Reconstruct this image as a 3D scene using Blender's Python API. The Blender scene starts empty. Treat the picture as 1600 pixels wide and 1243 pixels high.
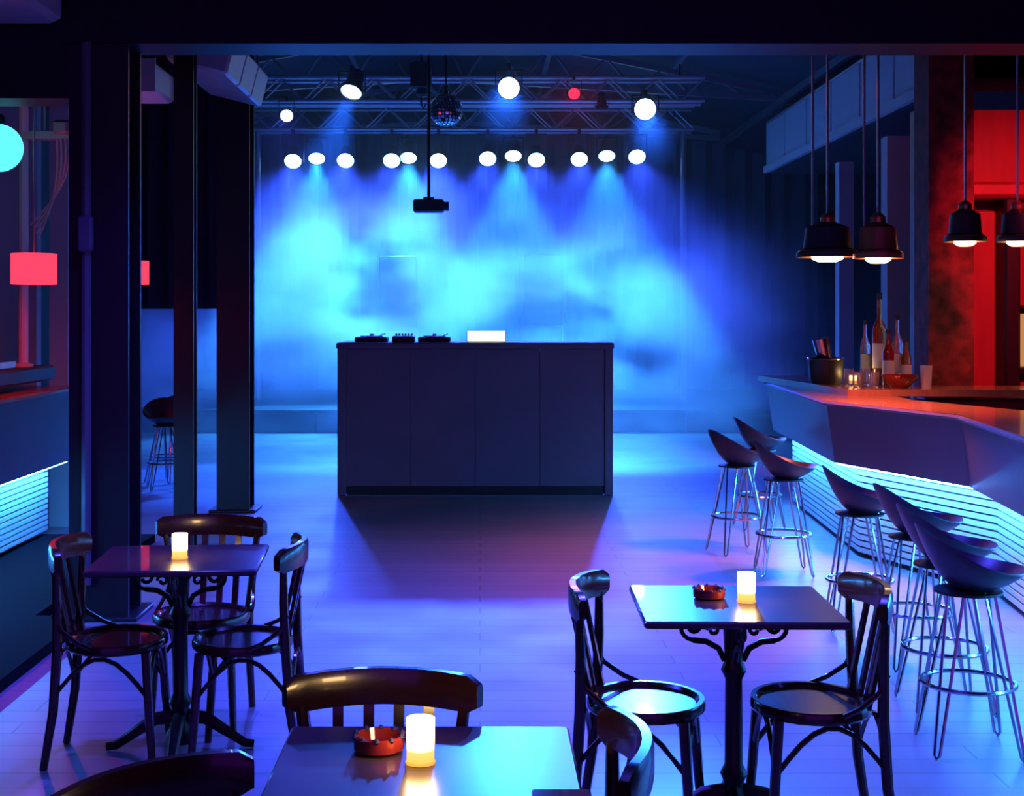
import bpy, bmesh, math, random
from mathutils import Vector, Matrix
random.seed(7)
SC = bpy.context.scene
COL = SC.collection
PI = math.pi

# ------------------------------------------------------------------ camera, world, exposure
FPX, CX, HOR, CAMZ = 2160.0, 750.0, 490.0, 1.7      # focal length in px of the 1600 px frame, vanishing point, eye height
cam = bpy.data.cameras.new('camera')
cam.sensor_width = 36.0
cam.lens = 36.0 * FPX / 1600.0
cam.shift_x = (800.0 - CX) / 1600.0
cam.shift_y = -(621.5 - HOR) / 1600.0
cam.clip_end = 200
camo = bpy.data.objects.new('camera', cam)
camo.location = (0, 0, CAMZ)
camo.rotation_euler = (PI / 2, 0, 0)
COL.objects.link(camo)
SC.camera = camo

SC.view_settings.view_transform = 'Standard'
SC.view_settings.look = 'None'
SC.view_settings.gamma = 1.0
SC.view_settings.exposure = 0.0
SC.view_settings.use_curve_mapping = False
SC.cycles.use_denoising = True
SC.cycles.max_bounces = 6
SC.cycles.diffuse_bounces = 3
SC.cycles.glossy_bounces = 3
SC.cycles.volume_bounces = 1
SC.cycles.sample_clamp_indirect = 4.0
SC.cycles.volume_max_steps = 128

world = bpy.data.worlds.new('world')
SC.world = world
world.use_nodes = True
bg = world.node_tree.nodes['Background']
bg.inputs[0].default_value = (0.20, 0.02, 0.62, 1)
bg.inputs[1].default_value = 1.1


def W(px, py, Y):
    """pixel of the photograph -> point on the plane at depth Y"""
    return Vector(((px - CX) / FPX * Y, Y, CAMZ + (HOR - py) / FPX * Y))


def light(name, kind, loc, color, power, parent=None, target=None, size=0.05, spot=60, blend=0.6, shape=None):
    d = bpy.data.lights.new(name, kind)
    d.color = color
    d.energy = power
    if kind == 'SPOT':
        d.spot_size = math.radians(spot)
        d.spot_blend = blend
    if kind in ('SPOT', 'POINT'):
        d.shadow_soft_size = size
    o = bpy.data.objects.new(name, d)
    COL.objects.link(o)
    if target is not None:
        o.rotation_euler = (Vector(target) - Vector(loc)).to_track_quat('-Z', 'Y').to_euler()
    o.location = loc
    if parent is not None:
        o.parent = parent
        o.matrix_parent_inverse = parent.matrix_basis.inverted()
    return o


# stage colour of the lamps in this place
C_STAGE = (0.03, 0.34, 1.0)
C_ROW = (0.03, 0.08, 1.0)
C_SPOT = (0.015, 0.13, 1.0)
C_BLUE = (0.07, 0.06, 1.0)
C_VIOLET = (0.20, 0.07, 1.0)
C_RED = (1.0, 0.03, 0.05)

# ------------------------------------------------------------------ materials
MATS = {}


def mat(name, color, rough=0.5, metal=0.0, spec=0.5, var=0.0, scale=6.0, bump=0.0, emit=None, estr=0.0, stretch=(1, 1, 1), coat=0.0):
    if name in MATS:
        return MATS[name]
    m = bpy.data.materials.new(name)
    m.use_nodes = True
    nt = m.node_tree
    b = nt.nodes['Principled BSDF']
    b.inputs['Base Color'].default_value = (*color, 1)
    b.inputs['Roughness'].default_value = rough
    b.inputs['Metallic'].default_value = metal
    b.inputs['Specular IOR Level'].default_value = spec
    b.inputs['Coat Weight'].default_value = coat
    if emit:
        b.inputs['Emission Color'].default_value = (*emit, 1)
        b.inputs['Emission Strength'].default_value = estr
    if var > 0 or bump > 0:
        tc = nt.nodes.new('ShaderNodeTexCoord')
        mp = nt.nodes.new('ShaderNodeMapping')
        mp.inputs['Scale'].default_value = stretch
        nz = nt.nodes.new('ShaderNodeTexNoise')
        nz.inputs['Scale'].default_value = scale
        nz.inputs['Detail'].default_value = 5
        nt.links.new(tc.outputs['Object'], mp.inputs[0])
        nt.links.new(mp.outputs[0], nz.inputs['Vector'])
        if var > 0:
            mx = nt.nodes.new('ShaderNodeMix')
            mx.data_type = 'RGBA'
            mx.inputs['A'].default_value = (*[c * (1 - var) for c in color], 1)
            mx.inputs['B'].default_value = (*[min(1, c * (1 + var)) for c in color], 1)
            nt.links.new(nz.outputs['Fac'], mx.inputs['Factor'])
            nt.links.new(mx.outputs['Result'], b.inputs['Base Color'])
        if bump > 0:
            bp = nt.nodes.new('ShaderNodeBump')
            bp.inputs['Strength'].default_value = bump
            bp.inputs['Distance'].default_value = 0.01
            nt.links.new(nz.outputs['Fac'], bp.inputs['Height'])
            nt.links.new(bp.outputs[0], b.inputs['Normal'])
    MATS[name] = m
    return m


def emat(name, color, strength):
    if name in MATS:
        return MATS[name]
    m = bpy.data.materials.new(name)
    m.use_nodes = True
    nt = m.node_tree
    nt.nodes.remove(nt.nodes['Principled BSDF'])
    e = nt.nodes.new('ShaderNodeEmission')
    e.inputs[0].default_value = (*color, 1)
    e.inputs[1].default_value = strength
    nt.links.new(e.outputs[0], nt.nodes['Material Output'].inputs[0])
    MATS[name] = m
    return m


def floor_mat():
    m = bpy.data.materials.new('floor_boards')
    m.use_nodes = True
    nt = m.node_tree
    b = nt.nodes['Principled BSDF']
    tc = nt.nodes.new('ShaderNodeTexCoord')
    br = nt.nodes.new('ShaderNodeTexBrick')
    br.inputs['Scale'].default_value = 1.0
    br.inputs['Brick Width'].default_value = 1.9
    br.inputs['Row Height'].default_value = 0.16
    br.inputs['Mortar Size'].default_value = 0.004
    br.inputs['Color1'].default_value = (0.25, 0.22, 0.26, 1)
    br.inputs['Color2'].default_value = (0.30, 0.265, 0.30, 1)
    br.inputs['Mortar'].default_value = (0.15, 0.13, 0.15, 1)
    nz = nt.nodes.new('ShaderNodeTexNoise')
    nz.inputs['Scale'].default_value = 1.7
    nz.inputs['Detail'].default_value = 6
    nt.links.new(tc.outputs['Object'], br.inputs['Vector'])
    nt.links.new(tc.outputs['Object'], nz.inputs['Vector'])
    nt.links.new(br.outputs['Color'], b.inputs['Base Color'])
    mr = nt.nodes.new('ShaderNodeMapRange')
    mr.inputs['From Min'].default_value = 0.3
    mr.inputs['From Max'].default_value = 0.7
    mr.inputs['To Min'].default_value = 0.34
    mr.inputs['To Max'].default_value = 0.46
    nt.links.new(nz.outputs['Fac'], mr.inputs['Value'])
    nt.links.new(mr.outputs['Result'], b.inputs['Roughness'])
    bp = nt.nodes.new('ShaderNodeBump')
    bp.inputs['Strength'].default_value = 0.15
    bp.inputs['Distance'].default_value = 0.004
    nt.links.new(br.outputs['Fac'], bp.inputs['Height'])
    bp.invert = True
    nt.links.new(bp.outputs[0], b.inputs['Normal'])
    b.inputs['Specular IOR Level'].default_value = 0.6
    return m


def brick_mat():
    m = bpy.data.materials.new('dark_brick')
    m.use_nodes = True
    nt = m.node_tree
    b = nt.nodes['Principled BSDF']
    tc = nt.nodes.new('ShaderNodeTexCoord')
    nz = nt.nodes.new('ShaderNodeTexNoise')
    nz.inputs['Scale'].default_value = 9
    nz.inputs['Detail'].default_value = 8
    cr = nt.nodes.new('ShaderNodeValToRGB')
    cr.color_ramp.elements[0].color = (0.05, 0.012, 0.008, 1)
    cr.color_ramp.elements[0].position = 0.35
    cr.color_ramp.elements[1].color = (0.20, 0.03, 0.03, 1)
    cr.color_ramp.elements[1].position = 0.7
    nt.links.new(tc.outputs['Object'], nz.inputs['Vector'])
    nt.links.new(nz.outputs['Fac'], cr.inputs[0])
    nt.links.new(cr.outputs[0], b.inputs['Base Color'])
    b.inputs['Roughness'].default_value = 0.8
    bp = nt.nodes.new('ShaderNodeBump')
    bp.inputs['Strength'].default_value = 0.6
    bp.inputs['Distance'].default_value = 0.02
    nt.links.new(nz.outputs['Fac'], bp.inputs['Height'])
    nt.links.new(bp.outputs[0], b.inputs['Normal'])
    return m


def candle_mat():
    """frosted candle glass, lit from inside: white at the flame, orange at the foot"""
    m = bpy.data.materials.new('glowing_candle_glass')
    m.use_nodes = True
    nt = m.node_tree
    nt.nodes.remove(nt.nodes['Principled BSDF'])
    tc = nt.nodes.new('ShaderNodeTexCoord')
    sp = nt.nodes.new('ShaderNodeSeparateXYZ')
    cr = nt.nodes.new('ShaderNodeValToRGB')
    cr.color_ramp.elements[0].position = 0.0
    cr.color_ramp.elements[0].color = (1.0, 0.42, 0.05, 1)
    cr.color_ramp.elements[1].position = 0.6
    cr.color_ramp.elements[1].color = (1.0, 0.62, 0.25, 1)
    mr = nt.nodes.new('ShaderNodeMapRange')
    mr.inputs['From Min'].default_value = 0.03
    mr.inputs['From Max'].default_value = 0.055
    mr.inputs['To Min'].default_value = 1.6
    mr.inputs['To Max'].default_value = 42.0
    md = nt.nodes.new('ShaderNodeMath')
    md.operation = 'MULTIPLY'
    md.inputs[1].default_value = 10.0
    e = nt.nodes.new('ShaderNodeEmission')
    nt.links.new(tc.outputs['Object'], sp.inputs[0])
    nt.links.new(sp.outputs['Z'], md.inputs[0])
    nt.links.new(md.outputs[0], cr.inputs[0])
    nt.links.new(sp.outputs['Z'], mr.inputs['Value'])
    nt.links.new(cr.outputs[0], e.inputs[0])
    nt.links.new(mr.outputs['Result'], e.inputs[1])
    nt.links.new(e.outputs[0], nt.nodes['Material Output'].inputs[0])
    return m


def glass_mat(name, color, rough=0.05):
    m = bpy.data.materials.new(name)
    m.use_nodes = True
    b = m.node_tree.nodes['Principled BSDF']
    b.inputs['Base Color'].default_value = (*color, 1)
    b.inputs['Roughness'].default_value = rough
    b.inputs['Transmission Weight'].default_value = 0.85
    b.inputs['IOR'].default_value = 1.45
    return m


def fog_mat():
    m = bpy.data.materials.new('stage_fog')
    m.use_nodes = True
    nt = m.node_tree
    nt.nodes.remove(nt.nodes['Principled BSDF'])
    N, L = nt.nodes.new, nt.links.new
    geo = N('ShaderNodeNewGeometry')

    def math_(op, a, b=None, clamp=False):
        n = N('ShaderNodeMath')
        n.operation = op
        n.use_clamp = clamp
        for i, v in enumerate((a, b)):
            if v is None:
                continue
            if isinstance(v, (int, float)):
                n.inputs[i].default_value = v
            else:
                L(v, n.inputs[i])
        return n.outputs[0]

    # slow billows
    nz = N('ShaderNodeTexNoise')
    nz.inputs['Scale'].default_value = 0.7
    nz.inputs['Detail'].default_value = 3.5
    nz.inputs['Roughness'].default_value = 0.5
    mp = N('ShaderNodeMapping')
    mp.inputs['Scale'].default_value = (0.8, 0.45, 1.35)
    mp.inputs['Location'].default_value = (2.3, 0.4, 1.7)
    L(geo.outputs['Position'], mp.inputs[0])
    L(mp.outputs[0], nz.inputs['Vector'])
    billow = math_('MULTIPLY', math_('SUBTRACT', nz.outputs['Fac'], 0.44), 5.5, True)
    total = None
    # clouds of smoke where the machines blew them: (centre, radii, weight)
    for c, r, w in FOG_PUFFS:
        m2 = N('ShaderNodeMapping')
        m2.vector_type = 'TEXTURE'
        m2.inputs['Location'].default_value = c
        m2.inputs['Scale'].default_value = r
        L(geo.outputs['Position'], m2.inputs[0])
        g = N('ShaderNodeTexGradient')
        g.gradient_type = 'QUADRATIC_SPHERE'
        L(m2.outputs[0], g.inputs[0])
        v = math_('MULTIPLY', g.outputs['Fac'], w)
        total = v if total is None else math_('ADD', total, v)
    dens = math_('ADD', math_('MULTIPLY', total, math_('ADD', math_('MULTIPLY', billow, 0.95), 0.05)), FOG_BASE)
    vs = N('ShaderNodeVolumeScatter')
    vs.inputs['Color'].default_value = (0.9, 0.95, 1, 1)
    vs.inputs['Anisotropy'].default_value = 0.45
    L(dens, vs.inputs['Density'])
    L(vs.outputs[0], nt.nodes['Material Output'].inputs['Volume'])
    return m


# ------------------------------------------------------------------ mesh helpers
class MB:
    def __init__(self):
        self.v, self.f = [], []

    def add(self, vs, fs):
        n = len(self.v)
        self.v += [tuple(p) for p in vs]
        self.f += [tuple(i + n for i in f) for f in fs]
        return self

    def box(self, c, s, rz=0.0, rot=None):
        hx, hy, hz = s[0] / 2, s[1] / 2, s[2] / 2
        M = rot if rot is not None else Matrix.Rotation(rz, 3, 'Z')
        vs = [Vector(c) + M @ Vector((x * hx, y * hy, z * hz)) for z in (-1, 1) for y in (-1, 1) for x in (-1, 1)]
        return self.add(vs, [(0, 2, 3, 1), (4, 5, 7, 6), (0, 1, 5, 4), (2, 6, 7, 3), (0, 4, 6, 2), (1, 3, 7, 5)])

    def bbox(self, c, s, b=0.006, rz=0.0):
        """box with chamfered vertical and horizontal edges"""
        hx, hy, hz = s[0] / 2, s[1] / 2, s[2] / 2
        b = min(b, hx * .9, hy * .9, hz * .9)
        M = Matrix.Rotation(rz, 3, 'Z')

        def ring(x, y, z, k):
            return [(x - k, -y, z), (x, -y + k, z), (x, y - k, z), (x - k, y, z), (-x + k, y, z), (-x, y - k, z), (-x, -y + k, z), (-x + k, -y, z)]
        rings = [ring(hx - b, hy - b, -hz, b), ring(hx, hy, -hz + b, b), ring(hx, hy, hz - b, b), ring(hx - b, hy - b, hz, b)]
        vs = [Vector(c) + M @ Vector(p) for r in rings for p in r]
        fs = [tuple(range(7, -1, -1)), tuple(range(24, 32))]
        for k in range(3):
            for i in range(8):
                j = (i + 1) % 8
                fs.append((k * 8 + i, k * 8 + j, k * 8 + 8 + j, k * 8 + 8 + i))
        return self.add(vs, fs)

    def bar(self, p0, p1, w, h, up=(0, 0, 1)):
        p0, p1 = Vector(p0), Vector(p1)
        d = (p1 - p0)
        L_ = d.length
        x = d.normalized()
        u = Vector(up)
        if abs(x.dot(u)) > .98:
            u = Vector((0, 1, 0))
        y = u.cross(x).normalized()
        z = x.cross(y)
        M = Matrix((x, y, z)).transposed()
        return self.box((p0 + p1) / 2, (L_, w, h), rot=M)

    def tube(self, pts, r, n=8, closed=False, caps=True):
        pts = [Vector(p) for p in pts]
        k = len(pts)
        rs = r if isinstance(r, (list, tuple)) else [r] * k
        vs, fs = [], []
        prev = None
        for i, p in enumerate(pts):
            if closed:
                t = pts[(i + 1) % k] - pts[i - 1]
            else:
                t = pts[min(i + 1, k - 1)] - pts[max(i - 1, 0)]
            t.normalize()
            if prev is None:
                a = Vector((0, 0, 1)) if abs(t.z) < .9 else Vector((1, 0, 0))
                x = t.cross(a).normalized()
            else:
                x = (prev - t * prev.dot(t)).normalized()
            prev = x
            y = t.cross(x)
            for j in range(n):
                a = 2 * PI * j / n
                vs.append(p + (x * math.cos(a) + y * math.sin(a)) * rs[i])
        for i in range(k if closed else k - 1):
            i2 = (i + 1) % k
            for j in range(n):
                j2 = (j + 1) % n
                fs.append((i * n + j, i * n + j2, i2 * n + j2, i2 * n + j))
        if not closed and caps:
            fs.append(tuple(range(n - 1, -1, -1)))
            fs.append(tuple(range((k - 1) * n, k * n)))
        return self.add(vs, fs)

    def lathe(self, prof, n=20, c=(0, 0, 0), rot=None, cap=True):
        c = Vector(c)
        vs, fs = [], []
        for (r, z) in prof:
            for j in range(n):
                a = 2 * PI * j / n
                p = Vector((r * math.cos(a), r * math.sin(a), z))
                vs.append(c + (rot @ p if rot is not None else p))
        m = len(prof)
        for i in range(m - 1):
            for j in range(n):
                j2 = (j + 1) % n
                fs.append((i * n + j, i * n + j2, (i + 1) * n + j2, (i + 1) * n + j))
        if cap:
            fs.append(tuple(range(n - 1, -1, -1)))
            fs.append(tuple(range((m - 1) * n, m * n)))
        return self.add(vs, fs)

    def prism(self, poly, z0, z1):
        n = len(poly)
        vs = [(x, y, z0) for x, y in poly] + [(x, y, z1) for x, y in poly]
        fs = [tuple(range(n - 1, -1, -1)), tuple(range(n, 2 * n))]
        for i in range(n):
            j = (i + 1) % n
            fs.append((i, j, n + j, n + i))
        return self.add(vs, fs)

    def mesh(self, name, m, sharp=35):
        me = bpy.data.meshes.new(name)
        me.from_pydata(self.v, [], self.f)
        bm = bmesh.new()
        bm.from_mesh(me)
        bmesh.ops.recalc_face_normals(bm, faces=bm.faces)
        bm.to_mesh(me)
        bm.free()
        me.materials.append(m)
        me.shade_smooth()
        me.set_sharp_from_angle(angle=math.radians(sharp))
        return me

    def build(self, name, m, parent=None, loc=None):
        o = bpy.data.objects.new(name, self.mesh(name, m))
        COL.objects.link(o)
        if parent is not None:
            o.parent = parent
        if loc is not None:
            o.location = loc
        return o


def tag(o, label=None, cat=None, group=None, kind=None):
    if label:
        o['label'] = label
    if cat:
        o['category'] = cat
    if group:
        o['group'] = group
    if kind:
        o['kind'] = kind
    return o


def empty(name, loc=(0, 0, 0), rz=0.0, label=None, cat=None, group=None, kind=None):
    o = bpy.data.objects.new(name, None)
    COL.objects.link(o)
    o.location = loc
    o.rotation_euler = (0, 0, rz)
    o.empty_display_size = 0.1
    return tag(o, label, cat, group, kind)


def struct(name, mb, m, label, parent=None):
    o = mb.build(name, m, parent)
    if parent is None:
        tag(o, label, 'structure', kind='structure')
        del o['category']
        o['kind'] = 'structure'
    return o


def spawn(parts, name, loc, rz, label, cat, group=None, scale=1.0):
    """parts: list of (name, mesh, [children])"""
    r = empty(name, loc, rz, label, cat, group)
    r.scale = (scale, scale, scale)
    for pn, me, kids in parts:
        o = bpy.data.objects.new(pn, me)
        COL.objects.link(o)
        o.parent = r
        for kn, kme in kids:
            k = bpy.data.objects.new(kn, kme)
            COL.objects.link(k)
            k.parent = o
    return r


M_FLOOR = floor_mat()
M_BRICK = brick_mat()
M_CANDLE = candle_mat()
M_BLACK = mat('black_steel', (0.012, 0.010, 0.014), 0.45, 0.3, var=.3, scale=20)
M_COLUMN = mat('dark_painted_steel', (0.018, 0.012, 0.016), 0.4, 0.2, var=.4, scale=5, stretch=(1, 1, .2))
M_DARKWALL = mat('dark_wall', (0.03, 0.024, 0.035), 0.7, var=.3, scale=3)
M_PALE = mat('pale_paint', (0.55, 0.53, 0.58), 0.6, var=.08, scale=2)
M_WHITEDUCT = mat('galvanised_duct', (0.6, 0.6, 0.66), 0.4, 0.3, var=.08, scale=3)
M_CURTAIN = mat('stage_curtain', (0.10, 0.10, 0.14), 0.85, var=.25, scale=4, stretch=(4, 4, .4))
M_DRAPE = mat('dark_drape', (0.02, 0.012, 0.03), 0.85, var=.2, scale=8, stretch=(5, 5, .3))
M_STAGE = mat('stage_black', (0.02, 0.018, 0.024), 0.5)
M_TRUSS = mat('truss_aluminium', (0.55, 0.55, 0.6), 0.35, 0.8)
M_ROOFSTEEL = mat('roof_steel', (0.25, 0.24, 0.28), 0.45, 0.5)
M_ROOF = mat('roof_deck', (0.05, 0.045, 0.06), 0.8, var=.3, scale=2)
M_WOOD = mat('dark_bentwood', (0.045, 0.014, 0.008), 0.22, var=.45, scale=14, stretch=(1, 1, 4), coat=.4)
M_SEAT = mat('chair_seat_ply', (0.06, 0.025, 0.018), 0.25, var=.3, scale=10, coat=.3)
M_TABLE = mat('dark_table_top', (0.045, 0.028, 0.035), 0.30, var=.35, scale=5, stretch=(1, 6, 1), coat=.5)
M_IRON = mat('cast_iron', (0.05, 0.025, 0.03), 0.4, 0.5, var=.3, scale=20)
M_SHELL = mat('stool_shell', (0.035, 0.02, 0.035), 0.38)
M_CHROME = mat('chrome_wire', (0.5, 0.5, 0.55), 0.18, 1.0)
M_FASCIA = mat('bar_fascia', (0.12, 0.08, 0.13), 0.45, var=.15, scale=3)
M_SLAT = mat('bar_slat', (0.62, 0.62, 0.66), 0.45, var=.1, scale=12)
M_BARTOP = mat('bar_top_wood', (0.30, 0.15, 0.09), 0.22, var=.35, scale=4, stretch=(6, 1, 1), coat=.3)
M_BOOTH = mat('booth_panel', (0.13, 0.075, 0.12), 0.55, var=.25, scale=2)
M_LENS = emat('stage_lens', (0.35, 0.7, 1.0), 9.0)
M_LENSB = emat('blue_lens', (0.45, 0.78, 1.0), 9.0)
M_LENSR = emat('red_lens', (1.0, 0.02, 0.06), 2.2)
M_LED = emat('led_strip', (0.04, 0.30, 1.0), 230.0)
M_WARM = emat('warm_bulb', (1.0, 0.62, 0.35), 12.0)
M_COPPER = mat('copper_inside', (0.85, 0.32, 0.14), 0.3, 0.9)
M_REDWOOD = mat('red_back_bar', (0.30, 0.03, 0.03), 0.5, var=.35, scale=3, stretch=(3, 3, .5))
M_MIRROR = mat('mirror_tile', (0.9, 0.9, 0.95), 0.08, 1.0)
M_GLASS = glass_mat('clear_glass', (0.95, 0.9, 0.9))
M_AMBER = glass_mat('amber_glass', (0.75, 0.25, 0.06))
M_ASH = mat('dark_red_glass', (0.20, 0.015, 0.012), 0.08, spec=.8, coat=.6)
M_CABLE = mat('cable', (0.30, 0.22, 0.28), 0.5)

# ------------------------------------------------------------------ the setting
struct('floor', MB().box((0, 11, -0.05), (16, 36, 0.1)), M_FLOOR, 'dark polished floor boards lit blue by the stage lamps')
struct('wall_back', MB().box((0, 26.1, 3), (16, .2, 7)), M_DARKWALL, 'dark wall behind the stage')
struct('wall_left', MB().box((-5.6, 11, 3), (.2, 36, 7)), M_DARKWALL, 'dark side wall of the hall behind the columns')
struct('wall_right', MB().box((6.6, 11, 3), (.2, 36, 7)), M_DARKWALL, 'dark side wall of the hall behind the bar')
RX = -0.6
rf = MB()
for s, xe in ((-1, -5.7), (1, 6.7)):
    z1 = 5.85 - 0.2 * abs(xe - RX)
    rf.add([(RX, 10, 5.85), (RX, 26.2, 5.85), (xe, 26.2, z1), (xe, 10, z1), (RX, 10, 6.0), (RX, 26.2, 6.0), (xe, 26.2, z1 + .15), (xe, 10, z1 + .15)],
           [(0, 1, 2, 3), (4, 5, 6, 7), (0, 1, 5, 4), (1, 2, 6, 5), (2, 3, 7, 6), (3, 0, 4, 7)])
rf.add([(x, y, z) for y in (9.95, 10.05) for x, z in ((-5.7, 4.3), (6.7, 4.3), (6.7, 4.5), (RX, 5.95), (-5.7, 4.93))],
       [(0, 1, 2, 3, 4), (9, 8, 7, 6, 5)] + [(k, (k + 1) % 5, 5 + (k + 1) % 5, 5 + k) for k in range(5)])
struct('ceiling', rf, M_ROOF, 'dark pitched roof deck over the stage hall')
struct('ceiling_low', MB().box((0.5, 1.5, 4.35), (12.4, 17.1, .12)), M_ROOF, 'low dark ceiling over the cafe tables')
struct('trim_1', MB().box((2.1, 7.85, 3.75), (8.86, .34, 1.1)), M_BLACK, 'deep black beam across the hall above the tables')
struct('trim_2', MB().box((-2.59, 7.85, 3.12), (.62, .3, .44)), M_BLACK, 'short dark beam stub beside the steel column')
struct('platform_left', MB().prism([(-5.51, 2.9), (-2.15, 2.9), (-2.15, 7.52), (-2.42, 7.52), (-2.42, 10.3), (-5.51, 10.3)], 0, .06), mat('black_carpet', (.008, .007, .01), .95, spec=.05), 'low black platform under the side counter')

# steel columns on the aisle
def hcolumn(x, y, w, d, z1):
    c = empty('column', (x, y, 0), 0, None, None, None, 'structure')
    MB().box((0, -d / 2 + .015, z1 / 2), (w, .03, z1)).box((0, d / 2 - .015, z1 / 2), (w, .03, z1)).build('flange', M_COLUMN, c)
    MB().box((w * .12, 0, z1 / 2), (.06, d - .06, z1)).build('web', M_COLUMN, c)
    MB().bbox((0, 0, .012), (w + .12, d + .12, .024), .006).build('base_plate', M_COLUMN, c)
    return c
c = hcolumn(-2.12, 7.83, .33, .3, 3.205)
c['label'] = 'wide dark steel column beside the cafe tables'
MB().tube([(-.06, -.175, .2), (-.06, -.175, 3.2)], .028, 8).build('cable_pipe', M_FASCIA, c)
MB().bbox((-.06, -.19, 2.14), (.08, .06, .2), .01).build('pipe_box', M_FASCIA, c)
c = hcolumn(-2.12, 9.95, .14, .14, 4.35)
c['label'] = 'slim dark steel column between the two wider ones'
c = hcolumn(-2.12, 12.0, .28, .28, 4.9)
c['label'] = 'dark steel column nearest the stage'

# brick pier by the bar, pale piers beyond
struct('pier', MB().box((3.675, 10.96, 2.45), (.355, .36, 4.95)), M_BRICK, 'rough dark red brick pier standing behind the bar')
struct('pier', MB().box((4.05, 13.0, 1.68), (.50, .2, 3.36)), M_PALE, 'broad pale pier lit blue below the gallery')
struct('pier', MB().box((4.22, 16.0, 1.7), (.17, .17, 3.5)), M_PALE, 'slim pale pier farther along below the gallery')
# gallery on the right
g = empty('gallery', (4.24, 16.6, 3.76), 0, 'gallery with a pale blue lit front along the side wall', None, None, 'structure')
MB().box((1.2, 0, .06), (2.3, 7.6, .12)).build('gallery_floor', M_DARKWALL, g)
for i in range(6):
    MB().bbox((0, -3.15 + i * 1.26, .42), (.05, 1.22, .62), .01).build('front_panel', M_PALE, g)
MB().box((-.03, 0, .06), (.06, 7.6, .1)).build('edge_trim', M_PALE, g)
MB().tube([(0, -3.8, .75), (0, 3.8, .75)], .025, 8).build('handrail', M_ROOFSTEEL, g)

# stage, curtain
st = empty('stage', (0, 0, 0), 0, 'low black stage along the far end of the hall', None, None, 'structure')
MB().box((0.3, 22.9, .30), (10.6, 6.2, .04)).build('stage_deck', M_STAGE, st)
for i in range(8):
    MB().bbox((-4.35 + i * 1.33, 19.82, .14), (1.31, .04, .28), .008).build('riser_panel', M_STAGE, st)
cu = MB()
n = 220
vs, fs = [], []
for i in range(n + 1):
    x = -5.2 + i * 11.4 / n
    y = 25.4 + .09 * math.sin(i * .9) + .04 * math.sin(i * .37)
    vs += [(x, y, .32), (x, y, min(5.0, 5.8 - .2 * abs(x - RX)))]
for i in range(n):
    fs.append((2 * i, 2 * i + 2, 2 * i + 3, 2 * i + 1))
cu.add(vs, fs)
tag(cu.build('stage_curtain', M_CURTAIN), 'tall pleated backdrop curtain at the back of the stage', 'curtain')

# hanging dark drape behind the slim column
cu = MB()
vs, fs = [], []
n = 50
for i in range(n + 1):
    x = -4.3 + i * 1.9 / n
    y = 14.6 + .05 * math.sin(i * 1.1)
    vs += [(x, y, 1.75), (x, y, 4.95), (x, y + .02, 1.75), (x, y + .02, 4.95)]
for i in range(n):
    a = 4 * i
    fs += [(a, a + 4, a + 5, a + 1), (a + 2, a + 3, a + 7, a + 6), (a, a + 2, a + 6, a + 4)]
cu.add(vs, fs)
dr = empty('hanging_drape', (0, 0, 0), 0, 'dark drape hanging short of the floor behind the steel columns', 'drape')
cu.build('cloth', M_DRAPE, dr)
MB().tube([(-4.35, 14.61, 4.95), (-2.35, 14.61, 4.95)], .025, 8).build('rail', M_BLACK, dr)
for x in (-4.2, -2.5):
    MB().tube([(x, 14.61, 4.95), (x, 14.61, 5.84 - .2 * abs(x + .6))], .012, 6).build('hanger', M_BLACK, dr)

# ducts
d = empty('air_duct', (-2.06, 10.92, 3.5), 0, 'long pale duct sloping down over the column nearest the stage', 'duct')
for i in range(3):
    dd = MB().bbox((-.02, -.54 + i * .54, .14), (.46, .53, .28), .02).build('duct_section', M_WHITEDUCT, d)
d.rotation_euler = (0, math.radians(14), 0)
for y in (-.5, .5):
    MB().tube([(0, y, .27), (-.2, y, 1.25)], .01, 6).build('hanger', M_BLACK, d)
d = empty('air_duct', (-2.27, 9.1, 3.24), 0, 'square pale lilac duct end between two dark columns', 'duct')
MB().bbox((0, .3, .03), (.25, .6, .2), .02).build('duct_body', M_WHITEDUCT, d)
MB().box((0, -.005, .03), (.27, .02, .22)).build('flange', M_WHITEDUCT, d)
MB().tube([(0, .3, .1), (0, .3, 1.06)], .01, 6).build('hanger', M_BLACK, d)
d = empty('air_duct', (-2.75, 6.775, 3.47), 0, 'wide pale ceiling duct above the side counter', 'duct')
MB().bbox((0, 0, 0), (.88, 1.75, .34), .03).build('duct_body', M_WHITEDUCT, d)
MB().box((0, -.35, 0), (.92, .04, .38)).build('seam_flange', M_WHITEDUCT, d)

# ------------------------------------------------------------------ roof trusses and lighting rig
def roof_truss(y, zr, label):
    t = empty('roof_truss', (RX, y, zr), 0, label, 'truss', 'steel roof trusses')
    xl, xr = -4.6, 6.4
    zl, zrr = -.2 * 4.6, -.2 * 6.4
    ztop = lambda x: -.2 * abs(x)
    zb = -.75
    for s, xe, nn in ((-1, 4.6, 6), (1, 4.7, 6)):
        MB().bar((0, 0, 0), (s * xe, 0, -.2 * xe), .08, .08).build('top_chord', M_ROOFSTEEL, t)
        MB().bar((0, 0, zb), (s * xe, 0, zb - .06 * xe), .07, .07).build('bottom_chord', M_ROOFSTEEL, t)
        for i in range(nn):
            xa, xb = s * xe * i / nn, s * xe * (i + .5) / nn
            xc = s * xe * (i + 1) / nn
            MB().tube([(xa, 0, ztop(xa)), (xb, 0, zb - .06 * abs(xb))], .018, 6).build('web_rod', M_ROOFSTEEL, t)
            MB().tube([(xb, 0, zb - .06 * abs(xb)), (xc, 0, ztop(xc))], .018, 6).build('web_rod', M_ROOFSTEEL, t)
    return t
roof_truss(15.4, 5.72, 'steel roof truss between the disco ball and the cafe beam')
roof_truss(19.2, 5.72, 'steel roof truss above the front of the stage')
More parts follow.
